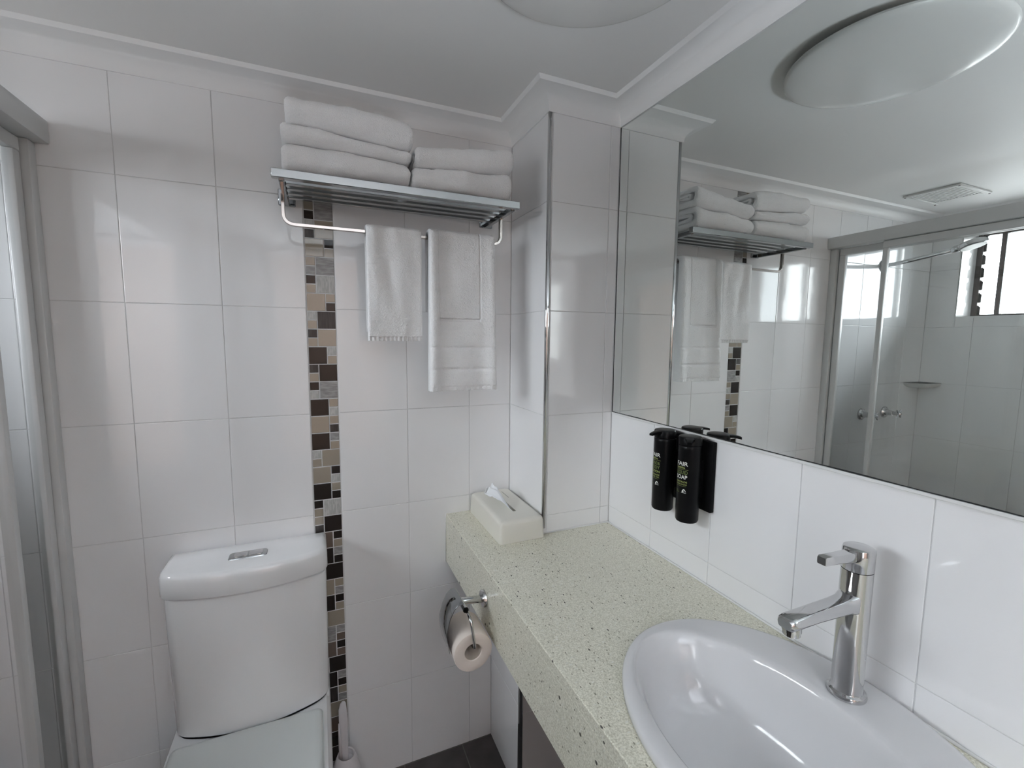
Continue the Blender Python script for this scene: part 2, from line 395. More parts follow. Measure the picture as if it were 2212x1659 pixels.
# reveal linings: tiled jambs and sill
struct(boxobj('trim_4', (XP, XL-.0, WY1-.0005, WY1+.004, WZ0, WZ1), m_tile))
struct(boxobj('trim_5', (XP, XL+.004, WY0, WY1, WZ0-.004, WZ0+.004), m_ceram))
bm = bmesh.new()
for d in ((WY0, WY1-.0006, WZ0+.004, WZ0+.018), (WY0, WY1-.0006, WZ1-.02, WZ1)): box(bm, XP-.022, XP+.008, d[0], d[1], d[2], d[3], .002, 1)
for y0, y1 in ((-.152, WY1-.0006), (WY0, WY0+.03)): box(bm, XP-.03, XP+.010, y0, y1, WZ0+.004, WZ1, .002, 1)
fr = finish('window_frame', bm, m_bronze, win, 'auto')
for y0, y1 in ((-.238, -.218), (-.735, -.700), (-.80, -.775), (-.985, -.945)):
    boxobj('mullion', (XP-.02, XP+.008, y0, y1, WZ0+.018, WZ1-.02), m_bronze, win, .002, 1)
for z in [WZ0+.04+i*.066 for i in range(7)]:      # louvre clips on the frame
    for yy in (-.152, -.80):
        bm = bmesh.new(); s = -1
        V = [bm.verts.new(v) for v in ((XP-.014, yy, z-.026), (XP-.014, yy+s*.010, z-.024), (XP-.014, yy+s*.010, z+.016), (XP-.014, yy, z+.026), (XP+.0, yy, z-.026), (XP+.0, yy+s*.010, z-.024), (XP+.0, yy+s*.010, z+.016), (XP+.0, yy, z+.026))]
        for f in ((0, 1, 2, 3), (7, 6, 5, 4), (0, 4, 5, 1), (1, 5, 6, 2), (2, 6, 7, 3), (3, 7, 4, 0)): bm.faces.new([V[i] for i in f])
        finish('louvre_clip', bm, m_bronze, win)
for y0, y1, m_ in ((-.700, -.238, m_fpane), (WY0+.03, -.985, m_fpane), (-.775, -.735, m_clearp), (-.945, -.80, m_clearp)):
    boxobj('pane', (XP-.004, XP, y0, y1, WZ0+.018, WZ1-.02), m_, win)

# doorway behind the camera with an open timber door, and the bedroom it leads to
dr = boxobj('door_1', (DX1-.045, DX1-.005, YF-.80, YF-.02, .01, 2.03), m_wood, None, .003, 1); struct(dr)
bm = bmesh.new(); cyl(bm, (DX1-.045, YF-.72, 1.0), (DX1-.10, YF-.72, 1.0), .01); tube(bm, [(DX1-.095, YF-.72, 1.0), (DX1-.095, YF-.60, 1.0)], .009); finish('door_handle', bm, m_chrome, dr, 'auto')
bm = bmesh.new()
for d in ((DX0-.06, DX0, YF, YF+.018, 0, 2.10), (DX1, DX1+.06, YF, YF+.018, 0, 2.10), (DX0, DX1, YF, YF+.018, 2.04, 2.10)): box(bm, *d, bev=.003, seg=1)
struct(finish('trim_6', bm, m_wood, None, 'auto'))
bm = bmesh.new()
for d in ((-1.6, -1.5, -4.7, YF-.1, 0, 2.4), (2.2, 2.3, -4.7, YF-.1, 0, 2.4), (-1.6, 2.3, -4.7, -4.6, 0, 2.4), (-1.6, 2.3, -4.7, YF-.1, 2.4, 2.5)): box(bm, *d)
struct(finish('wall_bedroom', bm, m_room))
struct(boxobj('floor_bedroom', (-1.6, 2.3, -4.7, YF-.1, -.1, 0), m_carpet))
struct(boxobj('wall_panelling', (-.70, 2.19, -4.598, -4.56, .0, 2.35), m_panel))
struct(boxobj('window_2', (-.98, -.80, -4.6, -4.58, 1.15, 2.15), m_gap))
bl = bpy.data.lights.new('bedroom_fill_and_window', 'AREA'); bl.shape = 'RECTANGLE'; bl.size = 1.5; bl.size_y = 1.2; bl.energy = FILL; bl.color = (.82, .90, 1.0)  # unseen uplight, added to send fill through the doorway
blo = bpy.data.objects.new('bedroom_fill_and_window', bl); C.objects.link(blo); blo.location = (.95, -3.15, .40); bl.spread = math.radians(125); blo.rotation_euler = (math.radians(180), 0, 0)

# ---------------------------------------------------------------- mirror
mr = thing('vanity_mirror', (XR, -1.0, 1.2), 'large frameless wall mirror above the worktop on the right wall', 'mirror')
MY0, MY1, MZ0, MZ1 = -2.05, -DN-.004, 1.2057, 2.0415
XM = XR-.0008
boxobj('mirror_glass', (XM, XR+.0015, MY0, MY1, MZ0, MZ1), m_mirror, mr)
bm = bmesh.new()
def ragged(a, b, w, horiz):
    n_ = 160
    for i in range(n_):
        s0 = a+(b-a)*i/n_; s1 = a+(b-a)*(i+1)/n_
        k = w*(.55+1.6*max(0, noise.noise(Vector((s0*9, w*100, 0)))+.15))
        if horiz == 't': box(bm, XM-.0006, XM+.001, s0, s1, MZ1-k, MZ1+.0008)
        elif horiz == 'b': box(bm, XM-.0006, XM+.001, s0, s1, MZ0-.0008, MZ0+k*.6)
        else: box(bm, XM-.0006, XM+.001, MY1-k*.7, MY1+.0006, s0, s1)
ragged(MY1, MY0, .0026, 't'); ragged(MY1, MY0, .0018, 'b'); ragged(MZ0, MZ1, .0020, 'l')
finish('mirror_edge', bm, m_dark, mr)
bm = bmesh.new(); box(bm, XM-.0035, XR+.001, MY0, MY1, MZ0-.0065, MZ0-.001, .0006, 1)
o = finish('bottom_channel', bm, m_seal, mr)

# ---------------------------------------------------------------- worktop with basin cut-out
BX, BY, RX, RY = 1.0405, -1.002, .212, .264
YE = -1.98
wt = thing('worktop', (XF, -.9, ZT), 'pale green-beige speckled stone worktop with deep front apron along the right wall', 'worktop')
bm = bmesh.new()
x0, x1, y0, y1 = XF, XR-.0005, YE, -.0012
hx, hy = RX-.016, RY-.016
angs = sorted(set([2*PI*i/72 for i in range(72)]+[math.atan2(yy-BY, xx-BX) % (2*PI) for xx in (x0, x1) for yy in (y0, y1)]))
def rect_hit(a):
    c_, s_ = math.cos(a), math.sin(a); t = 1e9
    if c_ > 1e-9: t = min(t, (x1-BX)/c_)
    if c_ < -1e-9: t = min(t, (x0-BX)/c_)
    if s_ > 1e-9: t = min(t, (y1-BY)/s_)
    if s_ < -1e-9: t = min(t, (y0-BY)/s_)
    return BX+c_*t, BY+s_*t
th = .022; CH = .0015
inn, mid, out = [], [], []
for a in angs:
    inn.append((BX+hx*math.cos(a), BY+hy*math.sin(a))); out.append(rect_hit(a))
clampi = lambda p: (max(p[0], x0+CH), p[1])
rings = [[Vector((*p, ZT-th)) for p in inn], [Vector((*p, ZT)) for p in inn], [Vector((*clampi(p), ZT)) for p in out], [Vector((*p, ZT-CH)) for p in out], [Vector((*p, ZT-th)) for p in out]]
rings.append(rings[0])
ring_loft(bm, rings, False, False)
bmesh.ops.remove_doubles(bm, verts=bm.verts, dist=1e-6)
finish('slab', bm, m_stone, wt)
boxobj('apron', (XF, XF+.022, YE, -.0012, ZB, ZT-th-.0004), m_stone, wt, .0008, 1)
bm = bmesh.new()
for pts in ([(XN-.0005, -.002, ZT+.0015), (XN-.0005, -DN-.0015, ZT+.0015), (XR-.0034, -DN-.0034, ZT+.0015), (XR-.0034, -1.15, ZT+.0015), (XR-.0034, YE, ZT+.0015)], [(XF-.0012, -.0015, ZT), (XF-.0012, -.0015, ZB)]):
    tube(bm, pts, .0028 if len(pts) > 2 else .0014, 8)
finish('sealant', bm, m_seal, wt, True)
boxobj('end_panel', (XF+.03, XR-.002, YE, YE+.03, 0, ZT-th-.001), m_plf, wt)

# ---------------------------------------------------------------- basin
bs = thing('basin', (BX, BY, ZT), 'white oval ceramic basin set into the stone worktop', 'basin')
bm = bmesh.new(); N = 96; rings = []
IX, IY, IRX, IRY = 1.006, -1.0, .146, .232
def ell(cx, cy, rx, ry, z, e=2.0):
    r = []
    for i in range(N):
        a = 2*PI*i/N; c_, s_ = math.cos(a), math.sin(a)
        r.append(Vector((cx+rx*math.copysign(abs(c_)**(2/e), c_), cy+ry*math.copysign(abs(s_)**(2/e), s_), z)))
    return r
# from underneath outer edge, over the rim, across the deck, down the bowl
for k, (dr_, z) in enumerate([(-.012, ZT+.0005), (-.0015, ZT+.0005), (0, ZT+.003), (0, ZT+.009), (-.0018, ZT+.0135), (-.0055, ZT+.0165), (-.011, ZT+.0178)]):
    rings.append(ell(BX, BY, RX+dr_, RY+dr_, z))
for t, dz in ((.25, .0182), (.5, .0180), (.75, .0176), (.9, .0168), (1.0, .0150)):
    rings.append(ell(BX+(IX-BX)*t, BY+(IY-BY)*t, (RX-.011)*(1-t)+IRX*t, (RY-.011)*(1-t)+IRY*t, ZT+dz))
for s_, dz in ((.985, .0125), (.968, .0085), (.948, .0015), (.922, -.010), (.890, -.029), (.845, -.054), (.78, -.079), (.69, -.099), (.56, -.112), (.40, -.120), (.2, -.124), (.09, -.125)):
    rings.append(ell(IX+.008*(1-s_), IY, IRX*s_, IRY*s_, ZT+dz))
ring_loft(bm, rings, False, True)
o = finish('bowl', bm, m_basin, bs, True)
bm = bmesh.new(); lathe(bm, (IX+.008, IY, ZT-.1245), [(.021, 0), (.021, .002), (.017, .003), (.0165, .001), (.0, .001)][:4]); finish('waste_ring', bm, m_chrome, bs, True)
bm = bmesh.new(); tube(bm, [Vector((BX+(RX-.003)*math.cos(a), BY+(RY-.003)*math.sin(a), ZT+.0019)) for a in [2*PI*i/80 for i in range(81)]], .0016, 6); finish('sealant', bm, mat('old_sealant', (.30, .26, .21), .7), bs, True)

# ---------------------------------------------------------------- basin tap
TX, TY, TZ = 1.189, -.998, ZT+.0175
tp = thing('basin_tap', (TX, TY, TZ), 'tall chrome single-lever mixer tap standing on the basin', 'tap')
ZTT = 1.112
bm = bmesh.new(); lathe(bm, (TX, TY, TZ), [(.027, 0), (.0275, .003), (.026, .007), (.0222, .009), (.0212, .012), (.0212, ZTT-.036-TZ)], 48); finish('body', bm, m_chrome, tp, 'auto')
bm = bmesh.new(); lathe(bm, (TX, TY, ZTT-.0355), [(.0206, 0), (.0214, .001), (.0216, .030), (.0205, .0345), (.018, .0358), (.0, .0362)][:5]+[(.004, .0362)], 48); lev = finish('lever_cap', bm, m_chrome, tp, 'auto')
bm = bmesh.new()
sec = lambda x, w, zt, zb: [Vector((x, TY-w, zb+.002)), Vector((x, TY-w*.85, zb)), Vector((x, TY+w*.85, zb)), Vector((x, TY+w, zb+.002)), Vector((x, TY+w, zt-.002)), Vector((x, TY+w*.85, zt)), Vector((x, TY-w*.85, zt)), Vector((x, TY-w, zt-.002))]
ring_loft(bm, [sec(TX-.010, .009, ZTT-.004, ZTT-.020), sec(TX-.03, .0085, ZTT-.003, ZTT-.018), sec(TX-.06, .0075, ZTT-.001, ZTT-.014), sec(TX-.088, .007, ZTT+.001, ZTT-.012), sec(TX-.090, .0062, ZTT-.0, ZTT-.011)])
finish('handle', bm, m_chrome, lev, 'auto')
bm = bmesh.new()
def rsec(x, w, z0, z1, r=.006):
    p = []
    for cy, cz, a0 in ((TY+w-r, z1-r, 0), (TY-w+r, z1-r, 90), (TY-w+r, z0+r, 180), (TY+w-r, z0+r, 270)):
        for k in range(4):
            a = math.radians(a0+k*30); p.append(Vector((x, cy+r*math.cos(a), cz+r*math.sin(a))))
    return p
zs = 1.026
ring_loft(bm, [rsec(TX-.008, .0165, zs-.018, zs+.018), rsec(TX-.019, .0155, zs-.015, zs+.0140), rsec(TX-.028, .0142, zs-.0130, zs+.0105), rsec(TX-.05, .0138, zs-.012, zs+.0095), rsec(TX-.10, .0135, zs-.009, zs+.0095), rsec(TX-.150, .0135, zs-.0085, zs+.0095), rsec(TX-.158, .0130, zs-.0085, zs+.008), rsec(TX-.161, .010, zs-.007, zs+.006, .004)])
finish('spout', bm, m_chrome, tp, 'auto')
bm = bmesh.new(); cyl(bm, (TX-.145, TY, zs-.004), (TX-.145, TY, zs-.020), .0125, n=32, prof=[(0, .0125), (.6, .0125), (.62, .0115), (.95, .0115), (1, .0105)]); finish('aerator', bm, m_chrome, tp, 'auto')

# ---------------------------------------------------------------- soap dispensers
plate_y0, plate_y1 = -.660, -.520
dp = boxobj('dispenser_bracket', (XR-.012, XR-.0002, plate_y0, plate_y1, 1.03, 1.196), m_blackm, None, .002, 2)
tag(dp, 'black wall bracket plate holding the two bottles below the mirror', 'bracket')
W_ = .0285
def text_mesh(body, size, spacing=1.0, align='LEFT'):
    cu = bpy.data.curves.new('txt', 'FONT'); cu.body = body; cu.size = size; cu.align_x = align; cu.resolution_u = 3; cu.space_character = spacing; cu.offset = size*.012
    ob = bpy.data.objects.new('txt', cu); C.objects.link(ob)
    dg = bpy.context.evaluated_depsgraph_get(); me = bpy.data.meshes.new_from_object(ob.evaluated_get(dg)); 
    bpy.data.objects.remove(ob); bpy.data.curves.remove(cu); return me
def wrap_label(parts, cx, cy, r, ang0, name, m, parent):
    """parts: (mesh, x offset, z) ; u measured along the surface, ang0 where u=0 faces"""
    bm = bmesh.new()
    for me, zz, sx in parts:
        k = len(bm.verts); bm.from_mesh(me); bm.verts.ensure_lookup_table()
        new = bm.verts[k:]
        bmesh.ops.subdivide_edges(bm, edges=[e for e in {e for v in new for e in v.link_edges} if e.calc_length() > .003], cuts=2)
        bm.verts.ensure_lookup_table()
        for v in bm.verts[k:]:
            u = v.co.x*sx; a = ang0+u/r
            v.co = Vector((cx+(r+.00025)*math.cos(a), cy+(r+.00025)*math.sin(a), zz+v.co.y))
    return finish(name, bm, m, parent, recalc=False)
def fit(me):
    xs = [v.co.x for v in me.vertices]; return W_/(max(xs)-min(xs)) if max(xs)-min(xs) > .012 else 1.0
def rect_mesh(w, h):
    bm = bmesh.new(); vs = [bm.verts.new((i*w/8, j*h, 0)) for j in (0, 1) for i in range(9)]
    for i in range(8): bm.faces.new((vs[i], vs[i+1], vs[i+10], vs[i+9]))
    me = bpy.data.meshes.new('r'); bm.to_mesh(me); bm.free(); return me
def blob_mesh(pts):
    bm = bmesh.new(); bm.faces.new([bm.verts.new((x, y, 0)) for x, y in pts]); bmesh.ops.triangulate(bm, faces=bm.faces)
    me = bpy.data.meshes.new('r'); bm.to_mesh(me); bm.free(); return me
def dispenser(cx, cy, spout_ang, lines, label, turn):
    r = .0258
    t = thing('soap_dispenser', (cx, cy, 1.0), label, 'dispenser', 'black pump dispensers on the wall bracket')
    bm = bmesh.new(); z0 = 1.005; H_ = 1.207-z0
    lathe(bm, (cx, cy, z0), [(r-.006, -.0), (r-.002, .0015), (r, .006), (r, H_*.86), (r, H_-.022), (r-.001, H_-.0205)], 56)
    finish('bottle', bm, m_black, t, 'auto')
    bm = bmesh.new(); lathe(bm, (cx, cy, 1.1872), [(r-.0006, 0), (r+.0004, .001), (r+.0004, .0165), (r-.001, .0188), (r-.004, .0198), (.003, .0199)], 56)
    cap = finish('pump_cap', bm, m_black, t, 'auto')
    bm = bmesh.new(); d = Vector((math.cos(spout_ang), math.sin(spout_ang), 0)); w = Vector((-d.y, d.x, 0)); c0 = Vector((cx, cy, 0))
    rg = []
    for s_, hw, zt, tt in ((.012, .013, 1.2066, .006), (.022, .011, 1.2064, .006), (.032, .008, 1.2055, .006), (.044, .0055, 1.2035, .006), (.050, .005, 1.2015, .0055)):
        c1 = c0+d*s_
        rg.append([c1-w*hw+Vector((0, 0, zt-tt)), c1+w*hw+Vector((0, 0, zt-tt)), c1+w*hw+Vector((0, 0, zt-.001)), c1+w*hw*.7+Vector((0, 0, zt)), c1-w*hw*.7+Vector((0, 0, zt)), c1-w*hw+Vector((0, 0, zt-.001))])
    ring_loft(bm, rg); finish('spout', bm, m_black, cap, 'auto')
    # wall clip
    boxobj('clip', (cx+r-.004, XR-.012, cy-.012, cy+.012, 1.06, 1.15), m_blackm, t)
    # printing, wrapped around the bottle; u grows towards the camera side
    A0 = PI+turn
    wl_, gl, ol = [], [], []
    z = 1.141
    white = [('FAIR', .0120, z)]; 
    a_ = text_mesh('FAIR', .0132); wl_.append((a_, z, fit(a_)))
    a_ = text_mesh('CosmEthics', .0068); gl.append((a_, z-.0065, fit(a_)*.8))
    gl.append((rect_mesh(W_+.002, .0005), z-.0092, 1))
    zz = z-.020
    for body, sz, col, dz in lines:
        a_ = text_mesh(body, sz); (wl_ if col == 'w' else ol if col == 'o' else gl).append((a_, zz, fit(a_))); zz -= dz
    gl.append((rect_mesh(W_-.002, .0004), zz+.001, 1))
    # small white round swirl emblem with its two tiny text lines
    ez = zz-.012
    em = [(0.0175, .0), (.0185, .0035), (.0205, .0062), (.0228, .0070), (.0245, .0060), (.0262, .0030), (.0275, .0), (.0255, .0015), (.0240, .0040), (.0222, .0046), (.0212, .003), (.0225, .001), (.0205, -.0003)]
    wl_.append((blob_mesh(em), ez, 1)); wl_.append((blob_mesh([(.0165+.006*(1+math.cos(a))-.0005, -.0022+.0012*math.sin(a)) for a in [2*PI*i/14 for i in range(14)]][:8]), ez, 1))
    ol.append((text_mesh('FAIR', .0036), ez+.001, 1)); ol.append((text_mesh('TRADE', .0036), ez-.0025, 1))
    m3 = [('print_white', m_white, wl_), ('print_green', m_green, gl), ('print_olive', m_olive, ol)]
    for nm, mm, L_ in m3:
        if L_: wrap_label(L_, cx, cy, r, A0, nm, mm, t)['kind'] = 'stuff'
    return t
dispenser(1.213, -.541, PI+.12, [('HAND&', .0112, 'o', .0105), ('BODY', .0118, 'o', .0092), ('LOTION', .0085, 'g', .0075), ('FAIRTRADE', .0054, 'g', .0052), ('OLIVE OIL', .0046, 'g', .004)],
          'black hand and body lotion dispenser, the left bottle nearer the wall corner', -.66)
dispenser(1.213, -.623, PI+.75, [('LIQUID', .0125, 'o', .0110), ('SOAP', .0128, 'w', .0088), ('FAIRTRADE', .0056, 'g', .0055), ('CANE SUGAR', .0046, 'g', .004)],
          'black liquid soap dispenser, the right bottle nearer the basin', -.44)

# ---------------------------------------------------------------- tissue box cover
tb = thing('tissue_box', (.948, -.14, ZT), 'cream tissue box cover with a white tissue standing out of its slot', 'tissue box')
bm = bmesh.new()
def rrect(x0, x1, y0, y1, r, z, k=5):
    p = []
    for cx, cy, a0 in ((x1-r, y1-r, 0), (x0+r, y1-r, 90), (x0+r, y0+r, 180), (x1-r, y0+r, 270)):
        for i in range(k): a = math.radians(a0+90*i/(k-1)); p.append(Vector((cx+r*math.cos(a), cy+r*math.sin(a), z)))
    return p
bx0, bx1, by0, by1 = .879, 1.019, -.280, -.008
rg = [rrect(bx0, bx1, by0, by1, .008, ZT+.0005), rrect(bx0, bx1, by0, by1, .008, ZT+.003), rrect(bx0+.002, bx1-.002, by0+.002, by1-.002, .009, ZT+.052), rrect(bx0+.004, bx1-.004, by0+.004, by1-.004, .010, ZT+.060), rrect(bx0+.009, bx1-.009, by0+.009, by1-.009, .012, ZT+.0645), rrect(bx0+.016, bx1-.016, by0+.016, by1-.016, .012, ZT+.066)]
ring_loft(bm, rg, True, False)
# top face with an oval slot
K = len(rg[-1]); sl = [Vector((.951+.010*math.cos(math.atan2(v.y+.155, v.x-.951)), -.155+.067*math.sin(math.atan2(v.y+.155, (v.x-.951))), ZT+.066)) for v in rg[-1]]
sl2 = [v+Vector((0, 0, -.012)) for v in sl]
ring_loft(bm, [rg[-1], sl, sl2], False, False)
bmesh.ops.remove_doubles(bm, verts=bm.verts, dist=1e-5)
finish('cover', bm, m_tbox, tb, 'auto')
boxobj('slot_interior', (.935, .967, -.23, -.08, ZT+.045, ZT+.050), m_dark, tb)
boxobj('embossed_mark', (.9775, .979, -.105, -.045, ZT+.0655, ZT+.0664), mat('mark_grey', (.28, .27, .24), .6), tb)
# tissue: crumpled sheet pulled out through the slot
bm = bmesh.new(); nu, nv = 26, 22; G = []
for j in range(nv):
    t = j/(nv-1); row = []
    for i in range(nu):
        s = i/(nu-1)*2-1
        # base gathered along the slot, opening into a leaf that leans left and away
        yb = -.150+s*.062; xb = .951+.004*math.sin(s*9)
        wv = 1-.15*t; lean = t
        op = math.sin(PI*min(1, .12+t*.70))
        y = -.160+.050*t+s*(.058*(1-t)**1.3+.030*op*(1-.3*t))
        x = .950-.050*t+.010*math.sin(2.6*s+1.2)*t+.012*(1-abs(s))*t
        z = ZT+.058+(.060*t)*(1-.45*abs(s)**1.6)+.012*math.sin(PI*t)
        q = Vector((x*40, y*40, t*3)); nn = noise.noise(q*1.3)*.006*t
        row.append(bm.verts.new((x+nn, y+nn*.6, z+noise.noise(q*2.1+Vector((5, 2, 1)))*.007*t+.0035*math.sin(s*11)*t)))
    G.append(row)
for j in range(nv-1):
    for i in range(nu-1): bm.faces.new((G[j][i], G[j][i+1], G[j+1][i+1], G[j+1][i]))
o = finish('tissue', bm, m_tissue, tb, True); md = o.modifiers.new('s', 'SOLIDIFY'); md.thickness = .0006

# ---------------------------------------------------------------- toilet roll holder and roll
hl = thing('toilet_roll_holder', (XF, -.378, .77), 'chrome toilet roll holder with flap cover fixed to the worktop apron', 'toilet roll holder')
bm = bmesh.new(); cyl(bm, (XF-.0006, -.378, .770), (XF-.0085, -.378, .770), .0215, n=40, prof=[(0, .0215), (.6, .0215), (1, .0195)]); finish('wall_plate', bm, m_chrome, hl, 'auto')
bm = bmesh.new(); cyl(bm, (XF-.0085, -.378, .770), (XF-.066, -.378, .776), .0088, n=28); finish('post', bm, m_chrome, hl, 'auto')
bm = bmesh.new(); cyl(bm, (.735, -.378, .776), (.737, -.414, .774), .0072, n=24); finish('joint', bm, m_chrome, hl, 'auto')
bm = bmesh.new(); cyl(bm, (.7369, -.4125, .774), (.737, -.4165, .774), .0066, n=24); finish('joint_ring', bm, m_black, hl, 'auto')
RCX, RCZ, RY0, RY1 = .7445, .686, -.449, -.352
bm = bmesh.new(); tube(bm, poly_round([(.737, -.414, .774), (.738, -.452, .770), (.744, -.464, .7030), (.7445, -.36, .6995)], .012), .0036, 12); finish('rod', bm, m_chrome, hl, True)
bm = bmesh.new()
cv = [(.728, .800), (.716, .800), (.705, .790), (.694, .768), (.687, .740), (.6865, .726), (.688, .712), (.6935, .682)]
outp = []
for t in range(len(cv)): outp.append(cv[t])
rg = []
for y in (-.430, -.428, -.357, -.355):
    e = .0006 if y in (-.430, -.355) else .0
    a = [Vector((x-.0009+e, y, z+.0009-e)) for x, z in cv]; b_ = [Vector((x+.0009-e, y, z-.0009+e)) for x, z in reversed(cv)]
    rg.append(a+b_)
ring_loft(bm, rg); finish('flap_cover', bm, m_darkchr, hl, 'auto')
rl = thing('toilet_roll', (RCX, -.4, RCZ), 'partly used white toilet roll hanging on the chrome holder', 'toilet roll')
bm = bmesh.new(); n_ = 64
def rr(y, r, wob=0):
    return [Vector((RCX+(r+wob*math.sin(3*a+1))*math.cos(a), y, RCZ+(r+wob*math.sin(3*a+1))*math.sin(a))) for a in [2*PI*i/n_ for i in range(n_)]]
ring_loft(bm, [rr(RY0+.004, .020), rr(RY0+.0005, .0215), rr(RY0, .023), rr(RY0+.0002, .034, .0004), rr(RY0, .0445, .0006), rr(RY0+.001, .0468, .0006), rr(RY0+.004, .0475, .0006), rr(RY1-.003, .0475, .0006), rr(RY1, .046), rr(RY1, .021)], False, False)
finish('paper', bm, m_paper, rl, 'auto')
bm = bmesh.new(); ring_loft(bm, [rr(RY0+.003, .0205), rr(RY1-.001, .0205), rr(RY1-.001, .0195), rr(RY0+.003, .0195), rr(RY0+.003, .0205)], False, False); finish('core', bm, m_core, rl, True)

# ---------------------------------------------------------------- toilet
wc = thing('toilet', (.245, -.33, 0), 'white close-coupled ceramic toilet against the tiled back wall', 'toilet')
def dshape(xl, xr, yb, yc, bow, z, r=.022, n=22):
    """back straight at yb, sides to corner at yc, front bowed out by bow"""
    p = [Vector((xr, yb, z)), Vector((xl, yb, z))]
    cx = (xl+xr)/2; hw = (xr-xl)/2
    # left side down to the corner, rounded, then bowed front, then the right side
    yr = yc+r
    p.append(Vector((xl, (yb+yr)/2, z)))
    for i in range(7):
        a = math.radians(180+90*i/6); p.append(Vector((xl+r+r*math.cos(a), yr+r*math.sin(a)-bow*(1-((hw-r-r*math.cos(a))/hw)**2), z)))
    for i in range(1, n):
        x = xl+r+(2*hw-2*r)*i/n; u_ = (x-cx)/hw; p.append(Vector((x, yc-bow*(1-u_*u_), z)))
    for i in range(7):
        a = math.radians(270+90*i/6); p.append(Vector((xr-r+r*math.cos(a), yr+r*math.sin(a)-bow*(1-((hw-r+r*math.cos(a))/hw)**2), z)))
    p.append(Vector((xr, (yb+yr)/2, z)))
    return p
bm = bmesh.new()
ring_loft(bm, [dshape(.074, .425, -.006, -.129, .043, .4315, .03), dshape(.0705, .4285, -.004, -.132, .044, .436, .03), dshape(.069, .429, -.004, -.130, .044, .50, .028), dshape(.0635, .4305, -.004, -.124, .040, .70, .026), dshape(.062, .431, -.004, -.121, .038, .786, .024), dshape(.066, .427, -.008, -.117, .038, .789, .024)])
cis = finish('cistern', bm, m_ceram, wc, 'auto')
bm = bmesh.new()
L = lambda i, z: dshape(.0545+i, .4355-i, -.003-i*.5, -.126+i, .041, z, .028)
ring_loft(bm, [L(.006, .7925), L(.001, .7935), L(0, .796), L(.0005, .832), L(.0015, .842), L(.004, .849), L(.008, .8525), L(.014, .8538)])
lid = finish('cistern_lid', bm, m_ceram, wc, 'auto')
bm = bmesh.new()
bxc, byc = .244, -.083
ring_loft(bm, [rrect(bxc-.045, bxc+.045, byc-.021, byc+.021, .010, .8532), rrect(bxc-.0435, bxc+.0435, byc-.0195, byc+.0195, .009, .8562), rrect(bxc-.041, bxc+.041, byc-.017, byc+.017, .008, .8570)]); bt = finish('flush_plate', bm, m_chromed, lid, 'auto')
for x0_, x1_ in ((bxc-.032, bxc-.001), (bxc+.002, bxc+.034)):
    bm = bmesh.new(); ring_loft(bm, [rrect(x0_, x1_, byc-.0125, byc+.0125, .005, .8568), rrect(x0_, x1_, byc-.0125, byc+.0125, .005, .8582), rrect(x0_+.001, x1_-.001, byc-.0115, byc+.0115, .005, .8588)]); finish('flush_button', bm, m_chrome, bt, 'auto')
    
# pan: same outline as the cistern at the top rear, long rounded front, skirt to the floor
def pan_ring(z, hw, yfront, yb=-.004, cx=.245, flare=0, k=44):
    p = [Vector((cx+hw+flare, yb, z)), Vector((cx-hw-flare, yb, z))]
    ys = -.16
    for i in range(1, 5): p.append(Vector((cx-hw-flare*(1-i/4)*1.0, yb+(ys-yb)*i/4, z)))
    yr = ys-.20
    for i in range(1, 5): p.append(Vector((cx-hw, ys+(yr-ys)*i/4, z)))
    for i in range(1, k):
        a = PI+PI*i/k; p.append(Vector((cx+hw*math.cos(a), yr+(yr-yfront)*math.sin(a), z)))
    for i in range(4, 0, -1): p.append(Vector((cx+hw, ys+(yr-ys)*i/4, z)))
    for i in range(4, 0, -1): p.append(Vector((cx+hw+flare*(1-i/4), yb+(ys-yb)*i/4, z)))
    return p
bm = bmesh.new()
ring_loft(bm, [pan_ring(.001, .120, -.56), pan_ring(.05, .125, -.57), pan_ring(.20, .145, -.62), pan_ring(.33, .172, -.655), pan_ring(.385, .184, -.67), pan_ring(.402, .186, -.672), pan_ring(.4125, .183, -.669), pan_ring(.4285, .176, -.660, flare=0)])
ring_loft(bm, [dshape(.085, .415, -.004, -.122, .040, .30, .03), dshape(.071, .4285, -.004, -.131, .044, .385, .03), dshape(.070, .429, -.004, -.133, .045, .424, .03), dshape(.073, .426, -.006, -.130, .044, .4285, .03)])
finish('pan', bm, m_ceram, wc, 'auto')
bm = bmesh.new()
ring_loft(bm, [dshape(.081, .411, -.20, -.40, .20, z_, .05) if 0 else [Vector((v.x, min(v.y, -.190), z_)) for v in pan_ring(z_, .168-e, -.652+e, yb=-.190)] for z_, e in ((.4290, .004), (.4296, .0), (.436, .0))]); finish('seat_ring', bm, m_seat, wc, 'auto')
def lidring(z_, e):
    cx = .2445; hw = .166-e; r = .012; p = []
    yb = -.187-e
    for i in range(5): a = math.radians(90*i/4); p.append(Vector((cx+hw-r+r*math.cos(a), yb-r+r*math.sin(a), z_)))
    for i in range(5): a = math.radians(90+90*i/4); p.append(Vector((cx-hw+r+r*math.cos(a), yb-r+r*math.sin(a), z_)))
    k = 40; yr = -.42
    for i in range(0, k+1): a = PI+PI*i/k; p.append(Vector((cx+hw*math.cos(a), yr+(.23-e)*math.sin(a), z_)))
    return p
bm = bmesh.new(); ring_loft(bm, [lidring(.4366, .003), lidring(.4372, .0), lidring(.444, .0), lidring(.449, .003), lidring(.4515, .009), lidring(.4525, .02)]); finish('seat_lid', bm, m_seat, wc, 'auto')


